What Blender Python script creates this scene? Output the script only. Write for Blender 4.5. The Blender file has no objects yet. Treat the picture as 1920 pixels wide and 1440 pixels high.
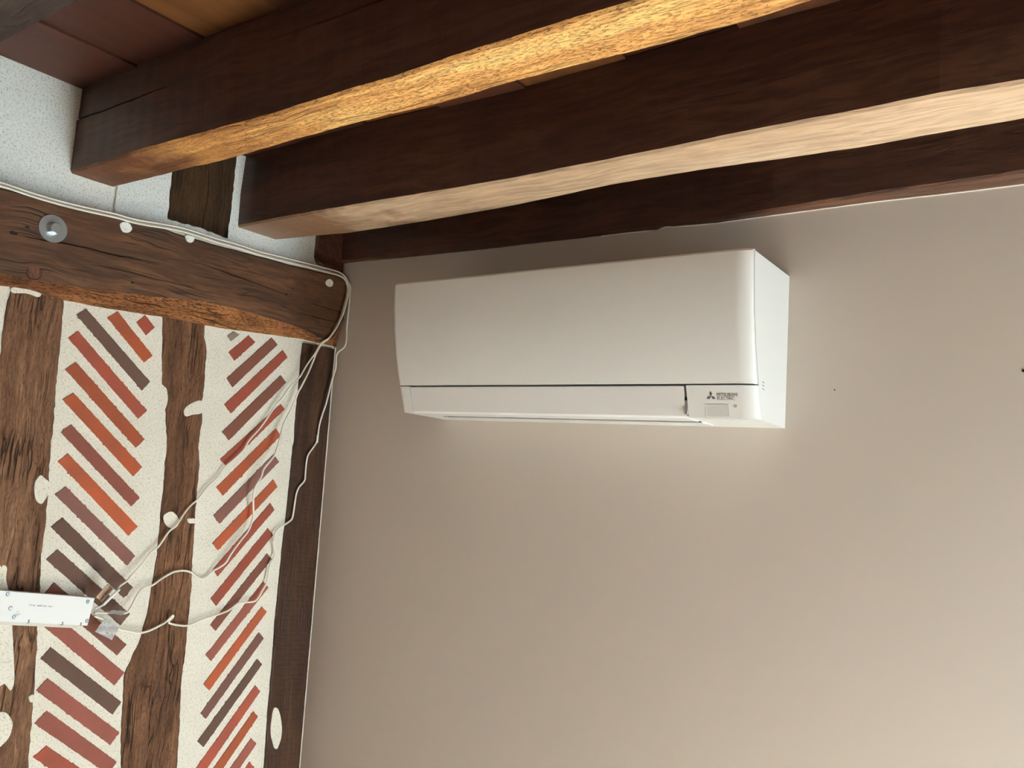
import bpy, bmesh, math, random
from mathutils import Vector, Matrix
random.seed(7)
SC = bpy.context.scene
COL = SC.collection

BRICKS_L = [([(-0.6847, 0.1456), (-0.6673, 0.1624), (-0.5132, 0.0322), (-0.5293, 0.0108)], 0), ([(-0.6218, 0.1517), (-0.6018, 0.169), (-0.5144, 0.0889), (-0.5318, 0.071)], 1), ([(-0.5586, 0.1536), (-0.5403, 0.1725), (-0.5159, 0.1503), (-0.5339, 0.1298)], 2), ([(-0.6954, 0.0975), (-0.6778, 0.1143), (-0.5134, -0.0307), (-0.5311, -0.0493)], 2), ([(-0.6939, 0.035), (-0.6748, 0.0524), (-0.5112, -0.0919), (-0.5295, -0.1109)], 1), ([(-0.6923, -0.0246), (-0.6732, -0.0091), (-0.5105, -0.1505), (-0.5284, -0.1708)], 1), ([(-0.6881, -0.0886), (-0.6695, -0.0718), (-0.5088, -0.2155), (-0.5252, -0.2341)], 3), ([(-0.6871, -0.1463), (-0.6695, -0.1295), (-0.5059, -0.2763), (-0.5253, -0.2945)], 1), ([(-0.6855, -0.2101), (-0.6667, -0.1942), (-0.5047, -0.3373), (-0.5201, -0.357)], 5), ([(-0.6857, -0.2729), (-0.6657, -0.2547), (-0.5026, -0.4032), (-0.5205, -0.4233)], 0), ([(-0.6875, -0.3348), (-0.668, -0.3161), (-0.5024, -0.4581), (-0.5211, -0.4794)], 0), ([(-0.6826, -0.3996), (-0.6676, -0.3799), (-0.5026, -0.521), (-0.5216, -0.5403)], 4), ([(-0.6845, -0.456), (-0.6655, -0.4352), (-0.5007, -0.5783), (-0.5199, -0.601)], 3), ([(-0.6758, -0.5239), (-0.6593, -0.5038), (-0.5008, -0.6377), (-0.517, -0.6602)], 0), ([(-0.6771, -0.5826), (-0.6585, -0.5628), (-0.4981, -0.6991), (-0.5148, -0.7213)], 3), ([(-0.6737, -0.6444), (-0.6522, -0.625), (-0.4969, -0.758), (-0.512, -0.7796)], 3), ([(-0.6685, -0.708), (-0.6453, -0.6915), (-0.4916, -0.8204), (-0.5106, -0.8422)], 2), ([(-0.6642, -0.7695), (-0.6424, -0.7535), (-0.4863, -0.8837), (-0.5033, -0.9054)], 3), ([(-0.6596, -0.831), (-0.6378, -0.8157), (-0.4808, -0.9486), (-0.4978, -0.9697)], 1)]
BRICKS_R = [([(-0.333, 0.1621), (-0.3175, 0.1756), (-0.3002, 0.1706), (-0.3217, 0.1517)], 6), ([(-0.3257, 0.1245), (-0.2743, 0.1735), (-0.2535, 0.1601), (-0.3071, 0.1071)], 2), ([(-0.3238, 0.0635), (-0.2067, 0.1791), (-0.1867, 0.1644), (-0.3058, 0.044)], 4), ([(-0.3232, 0.0019), (-0.1692, 0.1539), (-0.1525, 0.1377), (-0.3031, -0.0172)], 2), ([(-0.3219, -0.0623), (-0.1691, 0.0902), (-0.1497, 0.0741), (-0.3009, -0.0807)], 4), ([(-0.3201, -0.1259), (-0.1601, 0.0186), (-0.1467, 0.0072), (-0.3015, -0.1416)], 2), ([(-0.3227, -0.1909), (-0.1679, -0.0428), (-0.1518, -0.0592), (-0.3033, -0.2098)], 1), ([(-0.3232, -0.2552), (-0.168, -0.1069), (-0.1495, -0.1243), (-0.305, -0.2744)], 5), ([(-0.3189, -0.3184), (-0.162, -0.1689), (-0.1473, -0.1867), (-0.3018, -0.3354)], 1), ([(-0.3103, -0.3785), (-0.1647, -0.2267), (-0.1496, -0.2432), (-0.2961, -0.3955)], 2), ([(-0.3092, -0.4449), (-0.1647, -0.2878), (-0.1468, -0.305), (-0.2921, -0.4627)], 2), ([(-0.3032, -0.5043), (-0.1604, -0.3496), (-0.1449, -0.3637), (-0.2873, -0.5196)], 4), ([(-0.3075, -0.5713), (-0.1642, -0.4174), (-0.1468, -0.4325), (-0.2918, -0.5869)], 3), ([(-0.3061, -0.6356), (-0.1618, -0.477), (-0.1456, -0.4919), (-0.2886, -0.6525)], 1), ([(-0.3058, -0.7002), (-0.1635, -0.5384), (-0.1467, -0.5547), (-0.2906, -0.7151)], 5), ([(-0.3071, -0.7611), (-0.1609, -0.6016), (-0.1445, -0.6165), (-0.2898, -0.7777)], 0), ([(-0.308, -0.8246), (-0.1595, -0.6634), (-0.1431, -0.6814), (-0.2893, -0.8443)], 2), ([(-0.3078, -0.8869), (-0.1584, -0.7247), (-0.1432, -0.7407), (-0.2893, -0.906)], 1), ([(-0.3068, -0.9461), (-0.1574, -0.7875), (-0.1407, -0.8045), (-0.2883, -0.9656)], 3), ([(-0.307, -1.0046), (-0.1556, -0.8424), (-0.1403, -0.86), (-0.2888, -1.0224)], 2), ([(-0.3048, -1.0636), (-0.1551, -0.9048), (-0.1383, -0.9242), (-0.2866, -1.0818)], 3)]
POST_L = ([(-0.809, 0.172), (-0.8135, 0.1467), (-0.8149, 0.095), (-0.8133, 0.0572), (-0.8144, 0.0192), (-0.8152, -0.0284), (-0.8111, -0.0871), (-0.7912, -0.2816), (-0.7732, -0.475), (-0.7518, -0.7054)], [(-0.7148, 0.1707), (-0.712, 0.1621), (-0.7115, 0.1421), (-0.7103, 0.1167), (-0.7105, 0.0876), (-0.7095, 0.0641), (-0.709, 0.0443), (-0.7087, 0.019), (-0.708, -0.0025), (-0.7057, -0.0375), (-0.7046, -0.0539), (-0.7042, -0.0878), (-0.7045, -0.1074), (-0.7023, -0.134), (-0.7025, -0.1553), (-0.7005, -0.18), (-0.6993, -0.2047), (-0.699, -0.2223), (-0.6985, -0.2486), (-0.6974, -0.2731), (-0.6977, -0.285), (-0.6979, -0.306), (-0.6982, -0.3251), (-0.697, -0.3425), (-0.6949, -0.3686), (-0.692, -0.3965), (-0.6897, -0.457), (-0.6851, -0.5065), (-0.6847, -0.5295), (-0.683, -0.5587), (-0.6819, -0.5826), (-0.682, -0.5962), (-0.6803, -0.632), (-0.6779, -0.6746), (-0.6764, -0.7084), (-0.6759, -0.7246)])
POST_M = ([(-0.5006, 0.1782), (-0.4962, 0.1344), (-0.488, 0.063), (-0.4835, 0.0274), (-0.4723, 0.0216), (-0.464, -0.0128), (-0.4658, -0.0066), (-0.4702, -0.0251), (-0.466, -0.0529), (-0.4604, -0.0826), (-0.4567, -0.1144), (-0.4579, -0.1424), (-0.4566, -0.1723), (-0.4565, -0.202), (-0.4574, -0.2317), (-0.4565, -0.2495), (-0.4552, -0.279), (-0.4561, -0.2806), (-0.4551, -0.3081), (-0.4549, -0.3473), (-0.4557, -0.3687), (-0.4578, -0.3782), (-0.459, -0.3956), (-0.4602, -0.4129), (-0.4609, -0.4341), (-0.4627, -0.4551), (-0.4648, -0.474), (-0.4706, -0.4962), (-0.4736, -0.5149), (-0.479, -0.5312), (-0.4825, -0.5363), (-0.4896, -0.5541), (-0.4993, -0.575), (-0.5017, -0.5895), (-0.4988, -0.6233), (-0.4975, -0.6513), (-0.4953, -0.6794), (-0.492, -0.717), (-0.4902, -0.7413), (-0.4845, -0.7731)], [(-0.3974, 0.178), (-0.3939, 0.1585), (-0.3963, 0.1475), (-0.3878, 0.1362), (-0.3844, 0.1176), (-0.3849, 0.09), (-0.3832, 0.0649), (-0.3815, 0.0294), (-0.3817, 0.0104), (-0.3867, 0.0016), (-0.3812, -0.0251), (-0.3784, -0.0395), (-0.3819, -0.0606), (-0.3808, -0.0909), (-0.3825, -0.0963), (-0.3773, -0.1209), (-0.375, -0.1415), (-0.374, -0.1704), (-0.3731, -0.1993), (-0.3717, -0.226), (-0.3719, -0.2506), (-0.37, -0.2772), (-0.3695, -0.3017), (-0.3674, -0.3405), (-0.3674, -0.3571), (-0.3648, -0.3877), (-0.3643, -0.418), (-0.3631, -0.4584), (-0.3624, -0.4946), (-0.3624, -0.5246), (-0.362, -0.5585), (-0.3622, -0.5863), (-0.3642, -0.5791), (-0.3642, -0.6088), (-0.3637, -0.6326), (-0.3621, -0.6565), (-0.36, -0.6943), (-0.3572, -0.738), (-0.3561, -0.7675), (-0.3539, -0.8062)])
POST_R = [(-0.1082, 0.181), (-0.1105, 0.1473), (-0.1096, 0.1001), (-0.1096, 0.06), (-0.1107, 0.0176), (-0.11, -0.0408), (-0.1077, -0.0746), (-0.1109, -0.0854), (-0.1111, -0.1225), (-0.1112, -0.1732), (-0.1118, -0.2192), (-0.1134, -0.2557), (-0.1142, -0.2876), (-0.1162, -0.3328), (-0.1161, -0.3716), (-0.1172, -0.412), (-0.1172, -0.45), (-0.1177, -0.4946), (-0.1182, -0.5278), (-0.1161, -0.5834), (-0.1155, -0.6253), (-0.115, -0.6178), (-0.1161, -0.6571), (-0.1146, -0.6945), (-0.1152, -0.738), (-0.1134, -0.7774), (-0.1121, -0.8253), (-0.1114, -0.8676)]
STUB = [(-0.5136, 0.4983), (-0.513, 0.3921), (-0.4417, 0.3942), (-0.3596, 0.3896), (-0.3584, 0.4756), (-0.3573, 0.584)]
PATCH_L = [[(-0.7176, -0.1732), (-0.7102, -0.1783), (-0.7006, -0.1869), (-0.6986, -0.2045), (-0.7038, -0.2186), (-0.7104, -0.2282), (-0.7205, -0.2213), (-0.7261, -0.2048), (-0.7269, -0.1874), (-0.7229, -0.1786)], [(-0.6919, -0.5905), (-0.6829, -0.5888), (-0.6807, -0.6011), (-0.6873, -0.6015)], [(-0.7986, -0.3406), (-0.7762, -0.3401), (-0.7594, -0.3431), (-0.7577, -0.3656), (-0.7517, -0.3855), (-0.7451, -0.4105), (-0.7323, -0.4801), (-0.7247, -0.5297), (-0.7212, -0.5594), (-0.7253, -0.5731), (-0.7327, -0.5651), (-0.7389, -0.5592), (-0.7502, -0.5639), (-0.7738, -0.569)], [(-0.7678, -0.6059), (-0.7368, -0.6093), (-0.727, -0.6141), (-0.718, -0.6275), (-0.7147, -0.6397), (-0.7182, -0.6581), (-0.728, -0.6693), (-0.7367, -0.6729), (-0.7613, -0.6615)], [(-0.81, 0.1736), (-0.7896, 0.177), (-0.7591, 0.1732), (-0.7621, 0.1653), (-0.7838, 0.168), (-0.8071, 0.1641)]]
PATCH_M = [[(-0.4283, -0.0221), (-0.4184, -0.0088), (-0.3976, 0.0026), (-0.3857, 0.0017), (-0.3828, -0.0231), (-0.4045, -0.0292), (-0.4223, -0.0348)], [(-0.4514, -0.255), (-0.4347, -0.2448), (-0.4179, -0.2554), (-0.4122, -0.2707), (-0.4226, -0.2821), (-0.4414, -0.2758)], [(-0.3917, -0.2614), (-0.3779, -0.2606), (-0.3718, -0.2627), (-0.3709, -0.2709), (-0.3859, -0.2716), (-0.3911, -0.2664)]]
PATCH_R = [[(-0.0999, -0.7275), (-0.0897, -0.7306), (-0.0827, -0.7419), (-0.0768, -0.7563), (-0.0702, -0.782), (-0.07, -0.804), (-0.074, -0.8185), (-0.0799, -0.8291), (-0.0888, -0.8249), (-0.0962, -0.809), (-0.102, -0.7946), (-0.1057, -0.7743), (-0.1054, -0.7526), (-0.1043, -0.7376)]]
PATCH_T = [[(-0.6335, 0.3415), (-0.6264, 0.3491), (-0.615, 0.3501), (-0.6068, 0.34), (-0.6138, 0.3301), (-0.6264, 0.3289)], [(-0.484, 0.3598), (-0.4643, 0.3615), (-0.4645, 0.3517), (-0.4719, 0.3462), (-0.4814, 0.3485)], [(-0.0753, 0.3472), (-0.0653, 0.3566), (-0.0519, 0.3539), (-0.0507, 0.3427), (-0.0611, 0.3362), (-0.0726, 0.3393)]]
T_TOP = [(-0.9633, 0.3414), (-0.8618, 0.3477), (-0.7642, 0.3497), (-0.6405, 0.3575), (-0.5766, 0.3612), (-0.4899, 0.3595), (-0.3975, 0.361), (-0.2956, 0.3635), (-0.1843, 0.3664), (-0.0622, 0.3702), (-0.0076, 0.3755)]
T_LIP = [(-0.9446, 0.1809), (-0.8433, 0.1883), (-0.7792, 0.1908), (-0.6746, 0.1937), (-0.5791, 0.2062), (-0.4289, 0.2232), (-0.3057, 0.2239), (-0.1669, 0.2133), (-0.0755, 0.1955), (-0.0018, 0.1875)]
T_BOT = [(-0.9356, 0.1668), (-0.8329, 0.1724), (-0.809, 0.1736), (-0.7681, 0.1752), (-0.7172, 0.1691), (-0.6426, 0.1711), (-0.5047, 0.1761), (-0.403, 0.1768), (-0.2593, 0.1817), (-0.1177, 0.1893), (-0.0566, 0.188), (0.023, 0.1876)]
T_CRACK = [(-0.955, 0.2702), (-0.8525, 0.2675), (-0.7969, 0.2685), (-0.7303, 0.2758), (-0.6201, 0.279), (-0.5214, 0.299), (-0.4627, 0.3064), (-0.365, 0.3026), (-0.3049, 0.2972), (-0.2579, 0.2933), (-0.1577, 0.2824), (-0.012, 0.2776)]
T_CRACK2 = [(-0.9026, 0.2469), (-0.85, 0.2463), (-0.7945, 0.2476), (-0.7267, 0.2449), (-0.6505, 0.2494), (-0.5331, 0.2484), (-0.429, 0.2475), (-0.3296, 0.2497)]
PEG = (-0.7858, 0.2057)
HOLES = [(-0.4482, 0.2036), (-0.8076, 0.2871), (-0.8299, 0.2697), (-0.5935, 0.2291), (-0.1792, 0.3064), (-0.1972, 0.2877)]
WASHER = (-0.7625, 0.2965)
B1_F = [(-0.0065, -0.729), (0.4883, -0.7247), (0.541, -0.7205), (0.6335, -0.7215), (0.7528, -0.7234), (0.799, -0.7235), (0.8542, -0.7203), (0.9136, -0.7239), (0.9659, -0.7243), (1.028, -0.7255), (1.0674, -0.7252), (1.1654, -0.7294), (1.2508, -0.7293)]
B1_B = [(0.0101, -0.6368), (0.3578, -0.6303), (0.4883, -0.6336), (0.6068, -0.6362), (0.711, -0.6366), (0.7743, -0.6356), (0.8619, -0.6316), (0.9461, -0.6329), (1.0048, -0.6351), (1.1298, -0.6339), (1.2395, -0.6317), (1.3381, -0.6324), (1.4139, -0.6398)]
B2_F = [(0.0129, -0.3336), (0.2865, -0.3346), (0.5154, -0.3282), (0.7848, -0.3183), (0.9814, -0.3224), (1.1248, -0.3299), (1.2629, -0.336), (1.3907, -0.3381), (1.4915, -0.342), (1.5872, -0.3348)]
B2_B = [(-0.0027, -0.2189), (0.2178, -0.1895), (0.464, -0.186), (0.6995, -0.1955), (0.9539, -0.2203), (1.1079, -0.2217), (1.2412, -0.2119), (1.3632, -0.2083), (1.4749, -0.2151), (1.5811, -0.2182)]
B1_CRACK = [(0.2506, 0.5331), (0.342, 0.5328), (0.4769, 0.5422), (0.5899, 0.5546), (0.6852, 0.551), (0.7759, 0.5492), (0.8407, 0.5499)]
B3_BOT = [(0.0213, 0.4161), (0.3052, 0.4103), (0.565, 0.4062), (0.8905, 0.404), (0.9327, 0.4025), (0.9443, 0.4079), (0.9643, 0.4055), (1.0578, 0.4019), (1.3283, 0.4049), (1.5698, 0.4038)]
CABLE_A = [(0.036, -0.9387, 0.3496), (0.036, -0.8651, 0.354), (0.036, -0.8174, 0.352), (0.036, -0.7673, 0.3517), (0.036, -0.7147, 0.3541), (0.036, -0.6479, 0.359), (0.036, -0.6006, 0.3602), (0.036, -0.5132, 0.3707), (0.036, -0.4624, 0.372), (0.036, -0.4089, 0.3711), (0.036, -0.3531, 0.3724), (0.036, -0.2942, 0.3714), (0.036, -0.2326, 0.3741), (0.036, -0.1679, 0.377), (0.036, -0.0996, 0.38), (0.036, -0.0308, 0.3797), (0.042, -0.008, 0.3589), (0.045, -0.0051, 0.334), (0.045, -0.0107, 0.3076), (0.044, -0.0193, 0.2697), (0.042, -0.0347, 0.2338), (0.036, -0.0511, 0.2038), (0.03, -0.0723, 0.1869), (0.028, -0.0844, 0.1625), (0.025, -0.1106, 0.1209), (0.022, -0.1255, 0.0908), (0.02, -0.1502, 0.0646), (0.016, -0.1717, 0.0301), (0.012, -0.1812, 0.0177), (0.012, -0.1955, -0.004), (0.012, -0.2214, -0.042), (0.012, -0.2522, -0.0772), (0.012, -0.2653, -0.1002), (0.012, -0.2884, -0.1229), (0.01, -0.3089, -0.1409), (0.01, -0.3188, -0.1518), (0.01, -0.3292, -0.169), (0.01, -0.3512, -0.1882), (0.01, -0.3739, -0.2173), (0.01, -0.3888, -0.2296), (0.012, -0.4043, -0.2455), (0.012, -0.4234, -0.2753), (0.014, -0.4409, -0.288), (0.014, -0.4612, -0.3186), (0.014, -0.4789, -0.3313), (0.016, -0.4945, -0.3513), (0.018, -0.5157, -0.3724), (0.02, -0.5293, -0.3862), (0.024, -0.5446, -0.3937), (0.026, -0.5507, -0.4012), (0.03, -0.549, -0.3997), (0.03, -0.565, -0.414), (0.03, -0.579, -0.4274), (0.025, -0.5929, -0.4341)]
CABLE_B = [(0.038000000000000006, -0.9372, 0.3432), (0.038000000000000006, -0.8635, 0.3473), (0.038000000000000006, -0.8156, 0.3452), (0.038000000000000006, -0.7655, 0.3447), (0.038000000000000006, -0.7128, 0.3468), (0.038000000000000006, -0.6459, 0.3514), (0.038000000000000006, -0.5985, 0.3525), (0.038000000000000006, -0.5109, 0.3627), (0.038000000000000006, -0.4601, 0.3638), (0.038000000000000006, -0.4065, 0.3626), (0.038000000000000006, -0.3506, 0.3638), (0.038000000000000006, -0.2916, 0.3625), (0.038000000000000006, -0.23, 0.365), (0.038000000000000006, -0.1651, 0.3676), (0.038000000000000006, -0.0967, 0.3704), (0.038000000000000006, -0.0278, 0.3697), (0.038, -0.0074, 0.3537), (0.04, -0.0049, 0.3316), (0.04, -0.0106, 0.3052), (0.04, -0.02, 0.267), (0.038, -0.0345, 0.2326), (0.034, -0.0526, 0.2009), (0.03, -0.0701, 0.1832), (0.028, -0.0839, 0.1578), (0.026, -0.0891, 0.138), (0.024, -0.1017, 0.1032), (0.022, -0.1171, 0.0685), (0.02, -0.1253, 0.0512), (0.02, -0.1319, 0.0319), (0.02, -0.1482, -0.0042), (0.022, -0.1638, -0.0329), (0.025, -0.1717, -0.0605), (0.028, -0.1723, -0.0519), (0.03, -0.1793, -0.0793), (0.032, -0.1878, -0.1042), (0.032, -0.1984, -0.1203), (0.032, -0.2176, -0.143), (0.032, -0.2234, -0.1629), (0.03, -0.2331, -0.1807), (0.028, -0.2378, -0.196), (0.026, -0.2356, -0.2178), (0.024, -0.2303, -0.2461), (0.022, -0.2277, -0.255), (0.02, -0.2305, -0.2746), (0.02, -0.2388, -0.2938), (0.02, -0.2572, -0.3145), (0.02, -0.2793, -0.3431), (0.02, -0.2909, -0.3617), (0.018, -0.3043, -0.3716), (0.01, -0.3171, -0.381), (0.008, -0.331, -0.3937), (0.008, -0.3426, -0.3963), (0.008, -0.3573, -0.3907), (0.01, -0.3715, -0.3804), (0.012, -0.3895, -0.3749), (0.012, -0.4031, -0.374), (0.012, -0.4207, -0.3766), (0.012, -0.4455, -0.3885), (0.014, -0.4667, -0.4002), (0.016, -0.4884, -0.4039), (0.018, -0.5022, -0.4194), (0.02, -0.5115, -0.437), (0.022, -0.5231, -0.4504), (0.022, -0.5431, -0.4483), (0.022, -0.5665, -0.4458), (0.022, -0.5913, -0.4431)]
CABLE_C = [(0.032, -0.9383, 0.3459), (0.032, -0.8647, 0.3501), (0.032, -0.8169, 0.3481), (0.032, -0.7668, 0.3477), (0.032, -0.7142, 0.3499), (0.032, -0.6474, 0.3546), (0.032, -0.6001, 0.3558), (0.032, -0.5126, 0.3661), (0.032, -0.4618, 0.3673), (0.032, -0.4083, 0.3662), (0.032, -0.3525, 0.3675), (0.032, -0.2936, 0.3664), (0.032, -0.2321, 0.369), (0.032, -0.1673, 0.3717), (0.032, -0.099, 0.3746), (0.032, -0.0302, 0.374), (0.045, -0.0058, 0.3536), (0.0484, -0.004, 0.3284), (0.0478, -0.004, 0.2808), (0.0472, -0.004, 0.239), (0.0492, -0.004, 0.2028), (0.0434, -0.004, 0.1853), (0.03, -0.0153, 0.1656), (0.025, -0.0107, 0.1296), (0.02, -0.0158, 0.0949), (0.018, -0.0265, 0.0355), (0.016, -0.034, 0.0059), (0.014, -0.0409, -0.0283), (0.012, -0.0406, -0.0703), (0.012, -0.0429, -0.0504), (0.012, -0.0425, -0.0671), (0.012, -0.0517, -0.0819), (0.012, -0.0677, -0.1039), (0.012, -0.0713, -0.1252), (0.012, -0.0712, -0.1532), (0.012, -0.0723, -0.1696), (0.012, -0.0884, -0.1862), (0.012, -0.0952, -0.2047), (0.012, -0.0977, -0.2346), (0.012, -0.1005, -0.262), (0.012, -0.1082, -0.271), (0.012, -0.1218, -0.2787), (0.012, -0.1433, -0.2906), (0.012, -0.1516, -0.3038), (0.012, -0.1526, -0.3193), (0.012, -0.154, -0.3197), (0.012, -0.148, -0.3355), (0.012, -0.1446, -0.3535), (0.012, -0.154, -0.3685), (0.012, -0.1592, -0.3836), (0.012, -0.16, -0.4012), (0.012, -0.1632, -0.4207), (0.012, -0.1736, -0.4374), (0.012, -0.1828, -0.4518), (0.012, -0.1952, -0.4603), (0.012, -0.2216, -0.4599), (0.012, -0.2397, -0.4603), (0.012, -0.254, -0.4684), (0.012, -0.2683, -0.4752), (0.012, -0.2949, -0.4807), (0.012, -0.3302, -0.487), (0.012, -0.3575, -0.4939), (0.012, -0.3756, -0.4957), (0.012, -0.3986, -0.491), (0.012, -0.3986, -0.4912), (0.012, -0.4172, -0.4836), (0.02, -0.4132, -0.4711), (0.02, -0.4161, -0.4684), (0.014, -0.4252, -0.4816), (0.012, -0.4383, -0.4881), (0.012, -0.4588, -0.4952), (0.014, -0.4847, -0.4973), (0.016, -0.5111, -0.4899), (0.02, -0.5382, -0.4804), (0.022, -0.5687, -0.46), (0.022, -0.5906, -0.4493)]
CABLE_D = [(0.004, -0.6331, 0.4256), (0.004, -0.6328, 0.4086), (0.005, -0.6337, 0.3911), (0.006, -0.6337, 0.3762), (0.012, -0.6291, 0.3665), (0.02, -0.6127, 0.3658), (0.026, -0.5902, 0.3647)]
TAG1 = [(0.05, -0.6088, -0.4077), (0.05, -0.5874, -0.383), (0.038, -0.5606, -0.3939), (0.038, -0.589, -0.4217)]
TAG2 = [(0.03, -0.5714, -0.445), (0.04, -0.5645, -0.4376), (0.03, -0.5286, -0.4448), (0.022, -0.5332, -0.4546)]
TAG3 = [(0.026, -0.5713, -0.4583), (0.024, -0.5366, -0.4772), (0.04, -0.5591, -0.4974), (0.042, -0.5972, -0.4763)]
BOX = [(0.034, -0.7789, -0.3813), (0.034, -0.6004, -0.4112), (0.034, -0.5953, -0.4646), (0.034, -0.7726, -0.435)]
BOXPTS = [(0.0345, -0.7646, -0.3892), (0.0345, -0.757, -0.4153), (0.0345, -0.7487, -0.432), (0.0345, -0.6139, -0.4171), (0.0345, -0.6112, -0.4545), (0.0345, -0.7222, -0.4427), (0.0345, -0.6588, -0.454), (0.0345, -0.6227, -0.4593), (0.0345, -0.7246, -0.4142), (0.0345, -0.6812, -0.4206), (0.0345, -0.7443, -0.4219), (0.0345, -0.7439, -0.4256), (0.0345, -0.7435, -0.4287)]
CAM = {'loc': [1.64801, -1.50346, -0.09968], 'right': [0.819711, 0.569323, 0.062809], 'up': [0.005683, -0.117736, 0.993029], 'fwd': [-0.572749, 0.813639, 0.099745], 'f': 1536.78}

# ---------------------------------------------------------------- camera
cd = bpy.data.cameras.new('camera'); cam = bpy.data.objects.new('camera', cd); COL.objects.link(cam)
r_, u_, f_ = Vector(CAM['right']), Vector(CAM['up']), Vector(CAM['fwd'])
m = Matrix((r_, u_, -f_)).transposed().to_4x4(); m.translation = Vector(CAM['loc'])
cam.matrix_world = m
cd.sensor_fit = 'HORIZONTAL'; cd.sensor_width = 36; cd.lens = 36 * CAM['f'] / 1920
cd.clip_start = .02
SC.camera = cam

# ---------------------------------------------------------------- light and exposure
FLOOR = -1.85; CEIL = .599; XR = 2.75; YF = -3.6
WIN = (-.68, -.06, -1.80, -.10)                     # window in the right wall: y0, y1, z0, z1
FILL_OPEN = (.7, 2.1, -.95, .25)                          # opening for the added fill light behind the camera: x0, x1, z0, z1
w = bpy.data.worlds.new('daylight'); SC.world = w; w.use_nodes = True
w.node_tree.nodes['Background'].inputs[0].default_value = (.72, .86, 1, 1)
w.node_tree.nodes['Background'].inputs[1].default_value = 1.0

def area(name, loc, rot, sx, sy, col, power, spread=180):
    l = bpy.data.lights.new(name, 'AREA'); l.shape = 'RECTANGLE'; l.size = sx; l.size_y = sy
    l.color = col; l.energy = power; l.spread = math.radians(spread)
    o = bpy.data.objects.new(name, l); COL.objects.link(o); o.location = loc; o.rotation_euler = rot
    return o
# daylight at the right window, and a warm fill light added behind the camera
area('window_daylight', (XR + .02, (WIN[0]+WIN[1])/2, (WIN[2]+WIN[3])/2), (0, math.radians(90), 0),
     WIN[3]-WIN[2], WIN[1]-WIN[0], (.72, .93, 1.0), 40)
area('rear_fill_light', ((FILL_OPEN[0]+FILL_OPEN[1])/2, YF - .02, (FILL_OPEN[2]+FILL_OPEN[3])/2), (math.radians(90), 0, 0),
     FILL_OPEN[1]-FILL_OPEN[0], FILL_OPEN[3]-FILL_OPEN[2], (1, .58, .34), 2.2)
sl = bpy.data.lights.new('sun', 'SUN'); sl.energy = 190; sl.angle = math.radians(.6); sl.color = (1, .99, .94)
sun = bpy.data.objects.new('sun', sl); COL.objects.link(sun)
sun.rotation_euler = Vector((-1, -.02, -1.15)).to_track_quat('-Z', 'Y').to_euler()
SC.view_settings.view_transform = 'Standard'; SC.view_settings.look = 'None'
SC.view_settings.gamma = 1; SC.view_settings.use_curve_mapping = False
SC.view_settings.exposure = -.05
SC.cycles.max_bounces = 8; SC.cycles.diffuse_bounces = 5

# ---------------------------------------------------------------- helpers
def lin(r, g, b):
    f = lambda c: (c/255/12.92) if c/255 <= .04045 else ((c/255+.055)/1.055)**2.4
    return (f(r), f(g), f(b), 1)

def tag(o, label=None, cat=None, group=None, kind=None):
    if label: o['label'] = label
    if cat: o['category'] = cat
    if group: o['group'] = group
    if kind: o['kind'] = kind
    return o

def mesh_obj(name, bm, mats, parent=None, smooth=False, tag_kw=None):
    me = bpy.data.meshes.new(name)
    bmesh.ops.recalc_face_normals(bm, faces=bm.faces)
    bm.to_mesh(me); bm.free()
    for mt in (mats if isinstance(mats, (list, tuple)) else [mats]): me.materials.append(mt)
    if smooth:
        for p in me.polygons: p.use_smooth = True
    o = bpy.data.objects.new(name, me); COL.objects.link(o)
    if parent is not None:
        o.parent = parent
        o.matrix_parent_inverse = Matrix.Translation(-parent.location)
    return o

def empty(name, loc=(0, 0, 0)):
    o = bpy.data.objects.new(name, None); o.location = loc; o.empty_display_size = .05
    COL.objects.link(o); return o

def box(bm, a, b, mat=0):
    vs = [bm.verts.new((x, y, z)) for x in (a[0], b[0]) for y in (a[1], b[1]) for z in (a[2], b[2])]
    fs = []
    for q in ((0,1,3,2),(4,6,7,5),(0,4,5,1),(2,3,7,6),(0,2,6,4),(1,5,7,3)):
        f = bm.faces.new([vs[i] for i in q]); f.material_index = mat; fs.append(f)
    return fs

def cyl(bm, c, axis, r, h, n=24, r2=None, mat=0):
    """solid disc / cylinder from point c along axis"""
    axis = Vector(axis).normalized(); c = Vector(c)
    t = axis.orthogonal().normalized(); s2 = axis.cross(t)
    r2 = r if r2 is None else r2
    A = [bm.verts.new(c + (t*math.cos(k*2*math.pi/n)+s2*math.sin(k*2*math.pi/n))*r) for k in range(n)]
    Bv = [bm.verts.new(c + axis*h + (t*math.cos(k*2*math.pi/n)+s2*math.sin(k*2*math.pi/n))*r2) for k in range(n)]
    fs = [bm.faces.new(A), bm.faces.new(Bv)]
    for k in range(n): fs.append(bm.faces.new((A[k], A[(k+1) % n], Bv[(k+1) % n], Bv[k])))
    for f in fs: f.material_index = mat
    return A + Bv

def spline(pts, sub=5):
    P = [Vector(p) for p in pts]; out = []
    for i in range(len(P)-1):
        a = P[max(i-1, 0)]; b = P[i]; c = P[i+1]; d = P[min(i+2, len(P)-1)]
        for k in range(sub):
            t = k/sub
            out.append(.5*((2*b)+(c-a)*t+(2*a-5*b+4*c-d)*t*t+(3*b-a-3*c+d)*t**3))
    out.append(P[-1]); return out

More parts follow.
